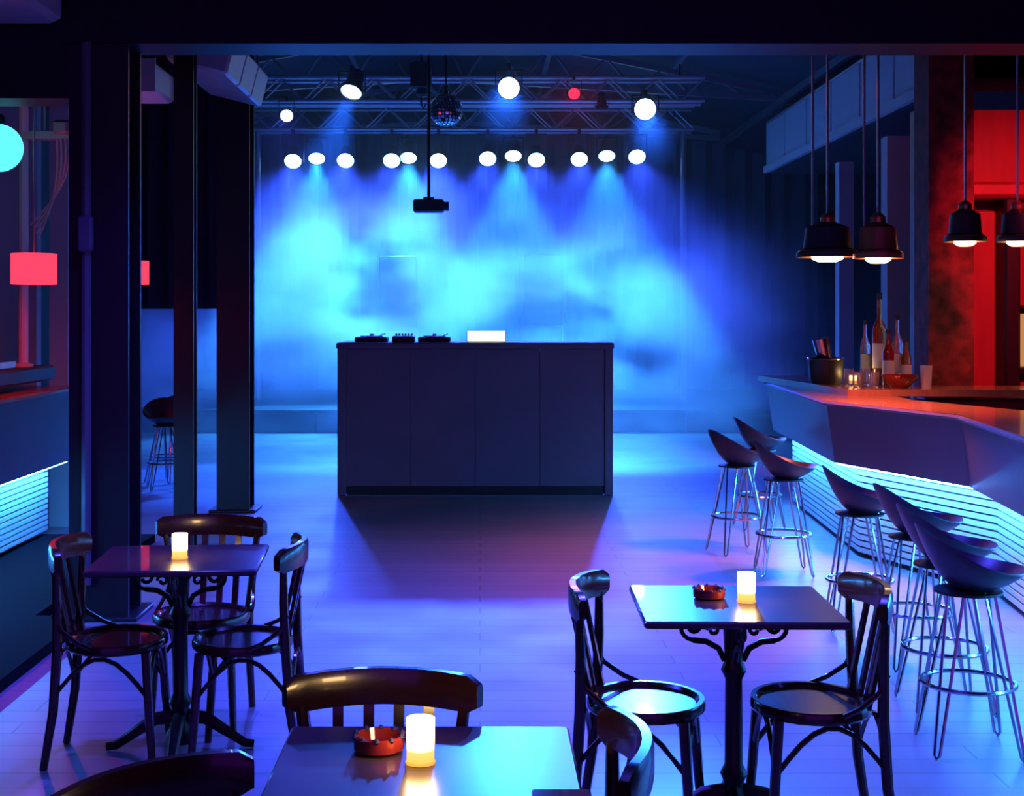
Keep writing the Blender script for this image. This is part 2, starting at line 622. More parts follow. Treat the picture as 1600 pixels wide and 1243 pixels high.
roof_truss(23.6, 5.72, 'steel roof truss above the row of stage lamps')
for i, x in enumerate((-3.6, -1.9, 1.0, 2.7, 4.4)):
    z = 5.72 - .2 * abs(x - RX) + .08
    tag(MB().bar((x, 10.04, z), (x, 25.2, z), .07, .1).build('roof_purlin', M_ROOFSTEEL), 'long steel purlin running along under the roof deck', 'purlin', 'roof purlins')


def box_truss(name, x0, x1, y, z0, h, label):
    t = empty(name, (x0, y, z0), 0, label, 'truss')
    L_ = x1 - x0
    for dy in (-h / 2, h / 2):
        for dz in (0, h):
            MB().tube([(0, dy, dz), (L_, dy, dz)], .026, 8).build('chord', M_TRUSS, t)
    n = int(L_ / h)
    for dy in (-h / 2, h / 2):
        b = MB()
        for i in range(n):
            xa, xb = L_ * i / n, L_ * (i + 1) / n
            MB_ = MB().tube([(xa, dy, 0 if i % 2 else h), (xb, dy, h if i % 2 else 0)], .012, 6)
            b.add(MB_.v, MB_.f)
        o = b.build('lacing', M_TRUSS, t)
    for s in (0, L_):
        MB().tube([(s + (.3 if s == 0 else -.3), 0, h), (s + (.3 if s == 0 else -.3), 0, 5.75 - .2 * abs(x0 + s - RX) - z0 - .1)], .012, 6).build('hanger', M_BLACK, t)
    return t
box_truss('lighting_truss', -3.7, 3.4, 22.1, 4.62, .36, 'aluminium box truss carrying the row of white stage lamps')
box_truss('lighting_truss', -3.2, 2.9, 18.0, 4.45, .30, 'aluminium box truss carrying the blue and red spotlights')
# vertical stand tubes of the rig
for x in (-3.55, 3.25):
    tag(MB().tube([(x, 22.1, .32), (x, 22.1, 4.62)], .05, 10).build('truss_leg', M_TRUSS), 'upright tube standing on the stage under the lamp truss', 'post', 'lamp truss posts')

# lamp prototypes : local axis -Z is the beam
pc = MB().lathe([(.05, .30), (.09, .28), (.105, .18), (.115, .02), (.15, 0.0), (.15, -.05), (.135, -.05), (.132, -.02)], 20, cap=False)
ME_CAN = pc.mesh('housing', M_BLACK)
ME_CAP = MB().lathe([(.0, .32), (.06, .30), (.06, .27)], 12).mesh('cap', M_BLACK)
ME_LENS = MB().lathe([(.001, -.052), (.08, -.05), (.132, -.03)], 20, cap=False).mesh('lens', M_LENS)
ME_LENSB = MB().lathe([(.001, -.052), (.08, -.05), (.132, -.03)], 20, cap=False).mesh('lens', M_LENSB)
ME_LENSR = MB().lathe([(.001, -.052), (.08, -.05), (.132, -.03)], 20, cap=False).mesh('lens', M_LENSR)


def lamp(loc, target, lens_me, label, group, color, power, spot=60, scale=1.0, blend=.7, hang=.35, name='stage_lamp', reach=0):
    loc = Vector(loc)
    q = (Vector(target) - loc).to_track_quat('-Z', 'Y')
    r = empty(name, loc, 0, label, 'stage lamp', group)
    r.scale = (scale,) * 3
    for pn, me in (('housing', ME_CAN), ('back_cap', ME_CAP), ('lens', lens_me)):
        o = bpy.data.objects.new(pn, me)
        COL.objects.link(o)
        o.parent = r
        o.rotation_euler = q.to_euler()
    y = MB()
    for s in (-1, 1):
        y.box((s * .165, 0, hang / 2 - .02), (.012, .04, hang + .04))
    y.box((0, 0, hang), (.34, .04, .014)).box((0, 0, hang + .04), (.05, .05, .08))
    if reach:
        y.box((0, reach / 2, hang + .05), (.05, reach + .06, .05))
    yk = y.build('yoke', M_BLACK, r)
    if power > 0:
        l = light('lamp_light', 'SPOT', (0, 0, 0), color, power, None, None, .1, spot, blend)
        l.parent = r
        l.rotation_euler = q.to_euler()
        l.location = q @ Vector((0, 0, -.08))
    return r

Ym = 22.1
ROW = [(458, 250, 0), (495, 245, 1), (540, 249, 0), (612, 249, 0), (638, 244, 1), (685, 249, 0), (762, 246, 0), (802, 241, 1), (838, 248, 0), (905, 247, 0), (948, 241, 1), (995, 243, 0)]
for i, (px, py, tilt) in enumerate(ROW):
    p = W(px, py, Ym - (.21 if not tilt else -.21))
    tgt = (p.x * .9, 16.2, 0) if not tilt else (p.x * .9, 18.8, 0)
    lamp(p, tgt, ME_LENS,
         'round white-hot stage lamp tipped steeply down, in the long row under the truss' if tilt else 'round white-hot stage lamp facing the hall, in the long row under the truss',
         'steeply tipped stage lamps' if tilt else 'row of stage lamps', C_ROW if not tilt else C_STAGE, 1900 if not tilt else 4400, 56 if not tilt else 46, 1.0, .8 if not tilt else .3, 4.60 - p.z - .06)

for px, py, lab, tg, pw_, cone in ((550, 140, 'blue spotlight by the hoist on the front truss', (-2.75, 14.2, 0), 4500, 34),
                                (795, 137, 'blue spotlight by the disco ball on the front truss', (-.2, 2.8, .75), 6000, 11),
                                (1008, 170, 'blue spotlight by the far end of the front truss, near the gallery', (.85, 4.5, .75), 7000, 10)):
    p = W(px, py, 17.3)
    lamp(p, tg, ME_LENSB, lab, None, C_SPOT, pw_, cone, 1.0, .6, max(.22, 4.70 - p.z) if px != 1008 else .16, 'spotlight', .55)
p = W(897, 146, 17.6)
lamp(p, (0.6, 6, 1.0), ME_LENSR, 'red spotlight on the front truss', None, C_RED, 60, 40, .55, .8, .3, 'spotlight', .45)
p = W(448, 180, 17.7)
lamp(p, (-1.5, 8, 0), ME_LENSB, 'small pale spotlight hanging at the duct end of the front truss', None, C_BLUE, 100, 40, .6, .8, (4.43 - p.z) / .6, 'spotlight', .3)
p = W(940, 165, 17.7)
lamp(p, (1.6, 19, 0), ME_LENSB, 'small pale spotlight beside the red one on the front truss', None, C_BLUE, 60, 40, .55, .8, .05, 'spotlight', .3)

# chain hoist
h = empty('chain_hoist', W(658, 125, 17.2), 0, 'black chain hoist block hanging from the roof by a chain', 'hoist')
MB().bbox((0, 0, .05), (.26, .22, .34), .03).build('motor_body', M_BLACK, h)
MB().lathe([(.06, -.13), (.09, -.1), (.09, .0)], 14, (0.03, 0, -.08)).build('chain_bag', M_BLACK, h)
MB().tube([(0, 0, .2), (0, 0, 1.12)], .014, 6).build('chain', M_BLACK, h)
MB().tube([(0, 0, -.12), (0, 0, -.3), (.03, 0, -.35), (.06, 0, -.3)], .014, 6).build('hook', M_BLACK, h)

# disco ball
b = empty('disco_ball', W(697, 172, 15.75), 0, 'mirrored disco ball hanging below the roof truss', 'disco ball')
MB().lathe([(.185 * math.sin(PI * i / 16) + .0005, -.185 * math.cos(PI * i / 16)) for i in range(17)], 30).build('ball_core', M_BLACK, b)
tm = MB().box((0, 0, 0), (.030, .030, .006)).mesh('mirror_tile', M_MIRROR)
for i in range(1, 15):
    th = PI * i / 15
    rr = .187 * math.sin(th)
    k = max(5, int(2 * PI * rr / .040))
    if math.cos(th) > .9 or math.cos(th) < -.95:
        continue
    for j in range(k):
        a = 2 * PI * j / k + i * .3
        nrm = Vector((math.sin(th) * math.cos(a), math.sin(th) * math.sin(a), math.cos(th)))
        if nrm.y > .35:
            continue
        o = bpy.data.objects.new('mirror_tile', tm)
        COL.objects.link(o)
        o.parent = b
        o.location = nrm * .187
        o.rotation_euler = nrm.to_track_quat('Z', 'Y').to_euler()
MB().tube([(0, 0, .18), (0, 0, 1.80)], .01, 6).lathe([(.03, .17), (.03, .22)], 10).build('hanging_rod', M_BLACK, b)

# projector on a drop pole
p0 = W(670, 322, 15.4)
pr = empty('projector', p0, 0, 'small dark projector on a long pole hanging below the disco ball', 'projector')
MB().bbox((0, 0, 0), (.34, .26, .14), .015).build('body', M_BLACK, pr)
MB().lathe([(.05, 0), (.055, .06), (.045, .065)], 14, (.16, 0, 0), Matrix.Rotation(PI / 2, 3, 'Y')).build('lens', M_BLACK, pr)
MB().box((0, 0, .085), (.12, .12, .03)).build('mount_plate', M_BLACK, pr)
MB().tube([(0, 0, .09), (0, 0, 2.08)], .018, 8).build('drop_pole', M_BLACK, pr)

# boxes on the stage
def cab(x0, x1, ytop, Y, label):
    a, b_ = W(x0, ytop, Y), W(x1, ytop, Y)
    w, zt = b_.x - a.x, a.z
    r = empty('loudspeaker', ((a.x + b_.x) / 2, Y + .3, .32), 0, label, 'loudspeaker')
    hh = (zt - .32) / 2
    for k in range(2):
        bx = MB().bbox((0, 0, hh * (k + .5)), (w, .55, hh - .01), .02).build('cabinet', M_BLACK, r)
        MB().box((0, -.278, hh * (k + .5)), (w - .06, .012, hh - .08)).build('grille', M_STAGE, bx)
    return r
cab(592, 650, 398, 21.0, 'tall stacked loudspeaker in the fog, under the projector')
cab(818, 880, 396, 22.6, 'tall stacked loudspeaker in the fog, behind the light box on the booth')

# ------------------------------------------------------------------ DJ booth
YB = 12.9
bl, brt = W(527, 775, YB), W(958, 775, YB)
bw = brt.x - bl.x
bh = 1.43
bo = empty('dj_booth', ((bl.x + brt.x) / 2, YB, 0), 0, 'large dark box-shaped dj booth standing on the open floor', 'dj booth')
for s in (-1, 1):
    MB().bbox((s * (bw / 2 - .04), .05, bh / 2 - .02), (.08, .1, bh - .04), .01).build('corner_post', M_BOOTH, bo)
    MB().box((s * (bw / 2 - .03), .42, bh / 2 - .02), (.03, .74, bh - .08)).build('side_panel', M_BOOTH, bo)
pw = (bw - .16) / 4
for i in range(4):
    MB().bbox((-bw / 2 + .08 + pw * (i + .5), .03, .09 + (bh - .15) / 2), (pw - .002, .03, bh - .15), .003).build('front_panel', M_BOOTH, bo)
MB().box((0, .07, bh / 2 - .03), (bw - .1, .02, bh - .1)).build('inner_panel', M_BLACK, bo)
MB().bbox((0, .06, .05), (bw - .17, .06, .09), .005).build('kick_rail', M_BLACK, bo)
MB().bbox((0, .4, bh - .03), (bw + .02, .84, .06), .012).build('top', M_BOOTH, bo)


def gear(px0, px1, dy, h, label, name='dj_deck'):
    a, b_ = W(px0, 530, YB + dy), W(px1, 530, YB + dy)
    r = empty(name, ((a.x + b_.x) / 2, YB + dy, bh), 0, label, 'dj gear')
    w = b_.x - a.x
    MB().bbox((0, 0, h / 2), (w, .3, h), .008).build('case', M_BLACK, r)
    if name == 'dj_deck':
        MB().lathe([(.11, h), (.11, h + .012), (.02, h + .014), (.02, h + .03)], 20).build('platter', M_CHROME, r)
        MB().tube([(w * .4, .1, h + .03), (w * .4, -.08, h + .03), (w * .3, -.12, h + .02)], .006, 6).build('tone_arm', M_CHROME, r)
    else:
        for k in range(6):
            MB().lathe([(.012, h), (.010, h + .022)], 8, (-w * .35 + k * w * .14, .04, 0)).build('knob', M_CHROME, r)
    return r
gear(556, 606, .32, .05, 'flat turntable at the end of the dj booth')
gear(614, 648, .32, .06, 'small mixer with knobs between the two turntables', 'dj_mixer')
gear(654, 704, .32, .05, 'flat turntable beside the glowing light box on the dj booth')
lb = empty('light_box', (W(760, 530, YB + .25).x, YB + .25, bh), 0, 'small glowing white light box standing on the dj booth', 'light box')
MB().bbox((0, 0, .055), (.37, .05, .11), .006).build('case', M_BLACK, lb)
MB().box((0, -.027, .058), (.355, .006, .098)).build('glowing_panel', emat('white_panel', (1, .93, .85), 3.5), lb)

# ------------------------------------------------------------------ bar on the right
def offset_poly(pts, d):
    """offset a polyline to the right of its direction (towards +x for lines running to the camera)"""
    out = []
    for i, p in enumerate(pts):
        t = Vector((0, 0))
        if i > 0:
            t += (Vector(pts[i]) - Vector(pts[i - 1])).normalized()
        if i < len(pts) - 1:
            t += (Vector(pts[i + 1]) - Vector(pts[i])).normalized()
        t.normalize()
        nrm = Vector((-t.y, t.x))
        out.append((p[0] + nrm.x * d, p[1] + nrm.y * d))
    return out


def quad_panel(a, b_, ta, tb, thick, inward):
    """vertical or leaning panel between bottom line a-b and top line ta-tb (3D), thickened by vector inward"""
    A, B, TA, TB = Vector(a), Vector(b_), Vector(ta), Vector(tb)
    v = [A, B, TB, TA]
    w = [p + inward * thick for p in v]
    m = MB()
    m.add(v + w, [(0, 1, 2, 3), (7, 6, 5, 4), (0, 4, 5, 1), (1, 5, 6, 2), (2, 6, 7, 3), (3, 7, 4, 0)])
    return m


def bar_counter(F, G, zt, zb, sgn, label, slat_n, z_floor=0.0, recess=.17, name='bar_counter'):
    """F: top line, G: lower line of the leaning fascia; slats stand recessed below it under an led strip"""
    r = empty(name, (G[0][0], G[0][1], 0), 0, label, 'bar counter')
    o0 = Vector((G[0][0], G[0][1], 0))
    S = offset_poly(G, recess * sgn)
    S2 = offset_poly(G, (recess + .05) * sgn)
    LD = offset_poly(G, recess * .22 * sgn)
    for i in range(len(G) - 1):
        d = Vector((G[i + 1][0] - G[i][0], G[i + 1][1] - G[i][1], 0)).normalized()
        inw = Vector((-d.y, d.x, 0)) * sgn
        quad_panel(Vector((*G[i], zb)) - o0, Vector((*G[i + 1], zb)) - o0, Vector((*F[i], zt)) - o0, Vector((*F[i + 1], zt)) - o0, .03, inw).build('fascia_panel', M_FASCIA, r)
        # soffit under the fascia
        MB().add([Vector((*G[i], zb + .002)) - o0, Vector((*G[i + 1], zb + .002)) - o0, Vector((*S2[i + 1], zb + .002)) - o0, Vector((*S2[i], zb + .002)) - o0,
                  Vector((*G[i], zb + .03)) - o0, Vector((*G[i + 1], zb + .03)) - o0, Vector((*S2[i + 1], zb + .03)) - o0, Vector((*S2[i], zb + .03)) - o0],
                 [(0, 1, 2, 3), (4, 5, 6, 7), (0, 1, 5, 4), (1, 2, 6, 5), (2, 3, 7, 6), (3, 0, 4, 7)]).build('soffit', M_FASCIA, r)
        quad_panel(Vector((*S2[i], z_floor)) - o0, Vector((*S2[i + 1], z_floor)) - o0, Vector((*S2[i], zb + .02)) - o0, Vector((*S2[i + 1], zb + .02)) - o0, .03, inw).build('back_panel', M_STAGE, r)
        pitch = (zb - z_floor - .03) / slat_n
        for k in range(slat_n):
            z = z_floor + .03 + pitch * (k + .5)
            quad_panel(Vector((*S[i], z - pitch * .36)) - o0, Vector((*S[i + 1], z - pitch * .36)) - o0, Vector((*S[i], z + pitch * .36)) - o0, Vector((*S[i + 1], z + pitch * .36)) - o0, .05, inw).build('slat', M_SLAT, r)
        MB().bar(Vector((*LD[i], zb - .008)) - o0, Vector((*LD[i + 1], zb - .008)) - o0, .02, .012).build('led_strip', M_LED, r)
    # far end panel
    e0, e1 = Vector((*F[0], 0)) - o0, Vector((*G[0], 0)) - o0
    q = offset_poly(F, .62 * sgn)[0]
    qe = Vector((*q, 0)) - o0
    MB().add([e1 + Vector((0, 0, zb)), e0 + Vector((0, 0, zt)), qe + Vector((0, 0, zt)), qe + Vector((0, 0, z_floor)), Vector((*S2[0], z_floor)) - o0, Vector((*S2[0], zb)) - o0], [(0, 1, 2, 3, 4, 5)]).build('end_panel', M_FASCIA, r)
    return r

ZT, ZB = 1.06, .66
F = [(2.57, 12.4), (2.42, 9.65), (2.88, 8.3), (2.70, 6.85), (2.40, 4.4)]
G = offset_poly(F, .06)
bar_counter(F, G, ZT, ZB, 1, 'long angled bar counter with pale lit slats below a dark purple fascia', 14)
FB = offset_poly(F, .62)
FO = offset_poly(F, -.015)
wt = empty('bar_worktop', (2.6, 9.0, ZT), 0, 'reddish wooden top running along the angled bar', 'bar top')
for i in range(4):
    pl = [FO[i], FO[i + 1], FB[i + 1], FB[i]]
    MB().prism([(x - 2.6, y - 9.0) for x, y in pl], 0, .035).build('top_board', M_BARTOP, wt)
MB().tube([(x - 2.6, y - 9.0, .018) for x, y in FO], .016, 6).build('edge_rail', M_FASCIA, wt)
# raised serving ledge at the far section
pl = [(2.50, 12.45), (2.70, 10.15), (6.3, 10.05), (6.3, 10.6), (3.3, 10.7), (3.2, 12.45)]
rl = empty('serving_ledge', (2.6, 11, ZT + .035), 0, 'raised reddish wooden ledge at the far section of the bar, holding the bottles', 'ledge')
MB().prism([(x - 2.6, y - 11) for x, y in pl], .0, .05).build('ledge_board', M_BARTOP, rl)
ZL = ZT + .085
bf = empty('back_counter', (4.6, 10.5, 0), 0, 'dark cabinet under the raised ledge behind the bar', 'cabinet')
for i in range(3):
    bb = MB().bbox((-.75 + i * .95, 0, .53), (.93, .5, 1.055), .01).build('door', M_REDWOOD, bf)
    MB().tube([(-.75 + i * .95 + .3, -.27, .7), (-.75 + i * .95 + .3, -.27, .9)], .01, 6).build('handle', M_CHROME, bb)

# ------------------------------------------------------------------ back bar wall, red lit
struct('wall_bar', MB().box((5.2, 12.3, 1.75), (2.7, .15, 3.5)), M_REDWOOD, 'red panelled wall behind the bar')
bb = empty('back_bar_cabinet', (4.55, 12.0, 0), 0, 'tall dark red back bar cabinet with an amber lit niche', 'cabinet')
MB().bbox((-.42, 0, 1.35), (.16, .3, 2.7), .02).build('pilaster', M_REDWOOD, bb)
MB().bbox((.02, 0, 1.35), (.14, .3, 2.7), .02).build('pilaster', M_BLACK, bb)
MB().bbox((.86, 0, 1.35), (.14, .3, 2.7), .02).build('pilaster', M_BLACK, bb)
MB().bbox((.25, 0, 2.76), (1.6, .4, .14), .03).build('cornice', M_REDWOOD, bb)
MB().bbox((-.2, .1, 1.3), (.3, .06, 2.6), .01).build('panel', M_REDWOOD, bb)
MB().box((.44, .1, .6), (.7, .06, 1.2)).build('panel', M_REDWOOD, bb)
MB().box((.44, .1, 2.2), (.7, .06, 1.0)).build('panel', M_REDWOOD, bb)
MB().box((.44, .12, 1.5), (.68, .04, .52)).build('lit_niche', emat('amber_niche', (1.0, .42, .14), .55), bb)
for z in (1.22, 1.76):
    MB().box((.44, .02, z), (.7, .2, .03)).build('shelf', M_BLACK, bb)

# ------------------------------------------------------------------ counter on the left
F2 = [(-3.02, 6.2), (-3.02, 10.3)]
G2 = [(-3.05, 6.2), (-3.05, 10.3)]
bar_counter(F2[::-1], G2[::-1], 1.13, .61, -1, 'side counter with pale lit slats standing on the black platform', 13, .06)
st_ = empty('counter_top', (-3.3, 8.25, 1.13), 0, 'dark top of the side counter with a raised ledge', 'counter top')
MB().bbox((0, 0, .018), (.62, 4.14, .036), .008).build('top_board', M_BARTOP, st_)
MB().bbox((-.06, 0, .135), (.4, 4.1, .11), .015).build('raised_ledge', M_STAGE, st_)

# partition wall behind the left counter
struct('wall_alcove', MB().box((-4.55, 11.2, 1.9), (1.95, .12, 3.8)), M_PALE, 'pale wall behind the side counter washed pink')
struct('pier', MB().box((-3.36, 11.1, 1.9), (.15, .15, 3.8)), M_PALE, 'narrow pale pier beside the pink washed wall')

# red drum pendant lamp
def drum_lamp(loc, r_, h_, label, power, drop, estr=1.5):
    d = empty('pendant_lamp', loc, 0, label, 'lamp')
    MB().lathe([(r_, -h_ / 2), (r_, h_ / 2), (r_ - .008, h_ / 2), (r_ - .008, -h_ / 2)], 24, cap=False).build('lamp_shade', emat('red_shade%.1f' % estr, (1.0, .045, .10), estr), d)
    MB().lathe([(.02, -.02), (.035, .03), (.02, .08)], 12).build('bulb', emat('red_bulb', (1, .2, .2), 6), d)
    MB().tube([(0, 0, .07), (0, 0, drop)], .006, 6).build('cord', M_CABLE, d)
    light('lamp_light', 'POINT', (0, 0, -h_ * .32), C_RED, power, d, None, .05).matrix_parent_inverse = Matrix()
    return d
drum_lamp(W(53, 420, 9.0), .145, .2, 'red drum pendant lamp above the side counter', 22, 2.31)
drum_lamp(W(216, 426, 13.0), .10, .22, 'red drum pendant lamp seen between two dark columns', 1.5, 3.25)
# cyan globe
gl = empty('globe_lamp', W(-2, 231, 9.0), 0, 'glowing cyan globe lamp hanging above the side counter', 'lamp')
MB().lathe([(.155 * math.sin(PI * i / 16) + .0005, -.155 * math.cos(PI * i / 16)) for i in range(17)], 28).build('globe', emat('cyan_globe', (.08, .72, 1.0), 1.8), gl)
MB().lathe([(.04, .14), (.045, .2), (.02, .22)], 12).build('cap', M_BLACK, gl)
MB().tube([(0, 0, .2), (0, 0, 1.52)], .006, 6).build('cord', M_CABLE, gl)
# shelf rig with cables
rig = empty('cable_rig', W(80, 212, 9.6), 0, 'small ceiling rack with loose cables beside the cyan globe', 'rack')
MB().box((0, 0, 0), (.36, .12, .05)).build('rack_bar', M_ROOFSTEEL, rig)
for x in (-.12, -.05):
    MB().tube([(x, 0, 0), (x, 0, 1.38)], .008, 6).build('rod', M_TRUSS, rig)
MB().bbox((.09, -.05, .05), (.12, .12, .1), .02).build('connector_box', M_ROOFSTEEL, rig)
for k in range(4):
    a = Vector((.14 - .03 * k, -.05, .0))
    e_ = Vector((-.14 + .02 * k, -.02, -.62 - .03 * k))
    pts = []
    for i in range(13):
        t = i / 12
        q = a.lerp(e_, t)
        q.x += .10 * math.sin(PI * t) * (1 - .15 * k)
        pts.append(q)
    MB().tube(pts, .007, 6).build('cable', M_CABLE, rig)
# post standing on the counter
po = empty('post_lamp', (-3.27, 9.9, 1.32), 0, 'slim pale upright post on the side counter', 'post')
MB().tube([(0, 0, .0), (0, 0, 2.6)], .035, 10).build('pole', M_PALE, po)
MB().lathe([(.07, -.005), (.07, .02), (.04, .03)], 14).build('base', M_PALE, po)
# trays with glasses on left counter
def tumbler(loc, r_, h_, label, m, group=None):
    o = MB().lathe([(r_ * .82, 0), (r_, h_), (r_ * .93, h_), (r_ * .78, .008)], 14, cap=False)
    o.lathe([(.0005, .0), (r_ * .82, 0)], 14, cap=False)
    ob = o.build('drinking_glass', m)
    ob.location = loc
    return tag(ob, label, 'glass', group)
tr = empty('bar_tray', (-3.36, 9.2, 1.32), 0, 'long shallow tray lying on the side counter', 'tray')
MB().bbox((0, 0, .008), (.24, .9, .016), .004).build('tray_base', M_ASH, tr)
for x in (-.115, .115):
    MB().box((x, 0, .03), (.012, .9, .04)).build('tray_side', M_ASH, tr)
for k in range(5):
    tumbler((-3.36, 8.85 + k * .18, 1.337), .035, .08, 'small glass standing in the tray on the side counter', M_GLASS, 'glasses in the tray')

# ------------------------------------------------------------------ things on the bar ledge
def bottle(px, py_top, Y, r_, m, label, neck=.35, name='bottle'):
    p = W(px, py_top, Y)
    h_ = p.z - ZL
    r = empty(name, (p.x, Y, ZL), 0, label, 'bottle')
    MB().lathe([(r_ * .9, 0), (r_, .01), (r_, h_ * (1 - neck) * .9), (r_ * .8, h_ * (1 - neck)), (r_ * .34, h_ * (1 - neck) + .05), (r_ * .32, h_ * .93)], 16).build('glass_body', m, r)
    MB().lathe([(r_ * .4, h_ * .93), (r_ * .4, h_), (r_ * .3, h_ + .003)], 12).build('stopper', M_STAGE, r)
    MB().lathe([(r_ + .001, h_ * .18), (r_ + .001, h_ * .45)], 16, cap=False).build('paper_label', M_PALE, r)
    return r
bottle(1374, 458, 10.9, .055, M_AMBER, 'tallest amber bottle at the corner of the bar ledge')
bottle(1352, 500, 11.3, .04, M_GLASS, 'clear slender bottle beside the tallest amber one')
bottle(1402, 492, 10.8, .045, M_GLASS, 'clear bottle between the amber bottle and the brick pier')
bottle(1388, 515, 10.72, .045, M_ASH, 'dark red bottle in front of the amber one')
bottle(1416, 530, 10.7, .04, M_AMBER, 'short amber bottle nearest the brick pier')
# ice bucket, tilted jug
p = W(1290, 600, 11.0)
jb = empty('ice_bucket', (p.x, 11.0, ZL), 0, 'dark ice bucket with a shiny scoop leaning out, at the bar corner', 'bucket')
MB().lathe([(.11, 0), (.13, .03), (.14, .2), (.125, .2), (.12, .03)], 20, cap=False).lathe([(.0005, .004), (.11, .0)], 20, cap=False).build('bucket_body', M_STAGE, jb)
MB().tube([(.14 * math.cos(2 * PI * i / 20), .14 * math.sin(2 * PI * i / 20), .2) for i in range(20)], .009, 6, True).build('rim', M_CHROME, jb)
MB().tube([(.02, 0, .1), (-.02, -.01, .25), (-.05, -.02, .36)], [.05, .06, .065], 12).build('scoop', M_CHROME, jb)
bowl = empty('fruit_bowl', (W(1406, 585, 10.32).x, 10.32, ZL), 0, 'wide dark bowl below the bottles on the bar ledge', 'bowl')
MB().lathe([(.06, 0), (.07, .012), (.132, .08), (.136, .1), (.124, .098), (.06, .03)], 22, cap=False).lathe([(.0005, 0.0), (.06, 0)], 22, cap=False).build('bowl_body', M_ASH, bowl)
for k, (px, Y) in enumerate(((1326, 10.7), (1340, 10.45), (1352, 10.75), (1366, 10.45))):
    tumbler((W(px, 590, Y).x, Y, ZL), .04, .13 - .015 * (k % 2), 'glinting glass in the cluster between the ice bucket and the bowl', M_GLASS, 'glasses on the bar ledge')
tumbler((W(1447, 600, 10.3).x, 10.3, ZL), .045, .17, 'tall pale glass alone at the foot of the brick pier', M_PALE)
cd = empty('votive_candle', (W(1333, 590, 10.9).x, 10.9, ZL), 0, 'lit candle glass among the glasses on the bar ledge', 'candle')
MB().lathe([(.0005, 0), (.028, 0), (.03, .07), (.0005, .07)], 16, cap=False).build('candle_glass', M_CANDLE, cd)
MB().lathe([(.034, -.001), (.034, .006)], 16).build('foot', M_ASH, cd)

# ------------------------------------------------------------------ pendant lamps above the bar
def pendant(px, py_rim, Y, r_, rods, label, power, shade=M_STAGE):
    p = W(px, py_rim, Y)
    d = empty('pendant_lamp', p, 0, label, 'lamp', None)
    MB().lathe([(r_, 0), (r_, .035), (r_ * .78, .06), (r_ * .70, .2), (r_ * .25, .24), (.0005, .24)], 28, cap=False).build('lamp_shade', shade, d)
    MB().lathe([(r_ - .004, .003), (r_ * .95, .045), (r_ * .74, .055), (r_ * .66, .19), (.0005, .225)], 28, cap=False).build('inner_reflector', M_COPPER, d)
    MB().lathe([(.0005, -.032), (r_ * .3, -.03), (r_ * .5, -.012), (r_ * .52, .03), (r_ * .3, .09), (.0005, .1)], 18, cap=False).build('bulb', M_WARM, d)
    for x in rods:
        MB().tube([(x, 0, .2), (x, 0, 4.5 - p.z)], .009, 6).build('rod', M_TRUSS, d)
    MB().lathe([(.05, .235), (.05, .27), (.02, .3)], 12).build('collar', M_COPPER, d)
    light('lamp_light', 'SPOT', (0, 0, -.05), (1, .16, .10), power, d, (0, 0, -2), .06, 125, .5).matrix_parent_inverse = Matrix()
    return d
pendant(1293, 402, 9.4, .21, (-.1, 0), 'black pendant lamp with copper inside over the bar corner, farther from the pier', 150)
pendant(1372, 404, 9.0, .16, (-.09, 0), 'pendant lamp with orange glow tinted into its shade, close to the brick pier', 150, mat('glow_tinted_shade', (.45, .14, .06), .4, .6))  # orange light from the neighbouring lamp is put into the shade colour
pendant(1508, 378, 10.0, .15, (0,), 'black pendant lamp before the red wall, beside the brick pier', 14)
pendant(1590, 378, 10.0, .15, (0,), 'black pendant lamp before the red wall, by the amber niche', 14)

# ------------------------------------------------------------------ bar stools
def stool_parts():
    nth, nr = 32, 8
    vs, fs = [], []
    def surf(th, q, off):
        # th = 0 at the front (+Y)
        k = (1 - math.cos(th)) / 2
        rim = .715 + .165 * k ** 1.6 - .02 * math.sin(th) ** 2
        rx = .225
        ry = .215 if math.cos(th) > 0 else .20
        z = .635 + (rim - .635) * q ** 2.3
        sx = q
        return Vector((rx * sx * math.sin(th), ry * sx * math.cos(th), z + off))
    for off in (0, -.022):
        for i in range(nr + 1):
            q = max(i / nr, .001)
            for j in range(nth):
                vs.append(surf(2 * PI * j / nth, q * (1 if off == 0 else 1.0), off * (1 - .6 * q)))
    m_ = (nr + 1) * nth
    for s in (0, m_):
        for i in range(nr):
            for j in range(nth):
                j2 = (j + 1) % nth
                fs.append((s + i * nth + j, s + i * nth + j2, s + (i + 1) * nth + j2, s + (i + 1) * nth + j))
    for j in range(nth):
        j2 = (j + 1) % nth
        fs.append((nr * nth + j, nr * nth + j2, m_ + nr * nth + j2, m_ + nr * nth + j))
    shell = MB().add(vs, fs).mesh('seat_shell', M_SHELL, 50)
    parts = [('seat_shell', shell, [])]
    for k in range(4):
        a = PI / 4 + k * PI / 2
        r_ = Vector((math.cos(a), math.sin(a), 0))
        t_ = Vector((-math.sin(a), math.cos(a), 0))
        leg = MB().tube([r_ * .09 + t_ * .035 + Vector((0, 0, .625)), r_ * .225 + t_ * .012 + Vector((0, 0, .02)), r_ * .23 + Vector((0, 0, .006)), r_ * .225 - t_ * .012 + Vector((0, 0, .02)), r_ * .09 - t_ * .035 + Vector((0, 0, .625))], .0065, 6).mesh('leg', M_CHROME)
        parts.append(('leg', leg, []))
    ring = MB().tube([(.176 * math.cos(2 * PI * i / 28), .176 * math.sin(2 * PI * i / 28), .26) for i in range(28)], .009, 6, True).mesh('foot_ring', M_CHROME)
    parts.append(('foot_ring', ring, []))
    hub = MB().lathe([(.13, .612), (.13, .622), (.05, .632)], 20).mesh('seat_plate', M_BLACK)
    parts.append(('seat_plate', hub, []))
    return parts
ST = stool_parts()
GS = 'scoop bar stools along the bar'
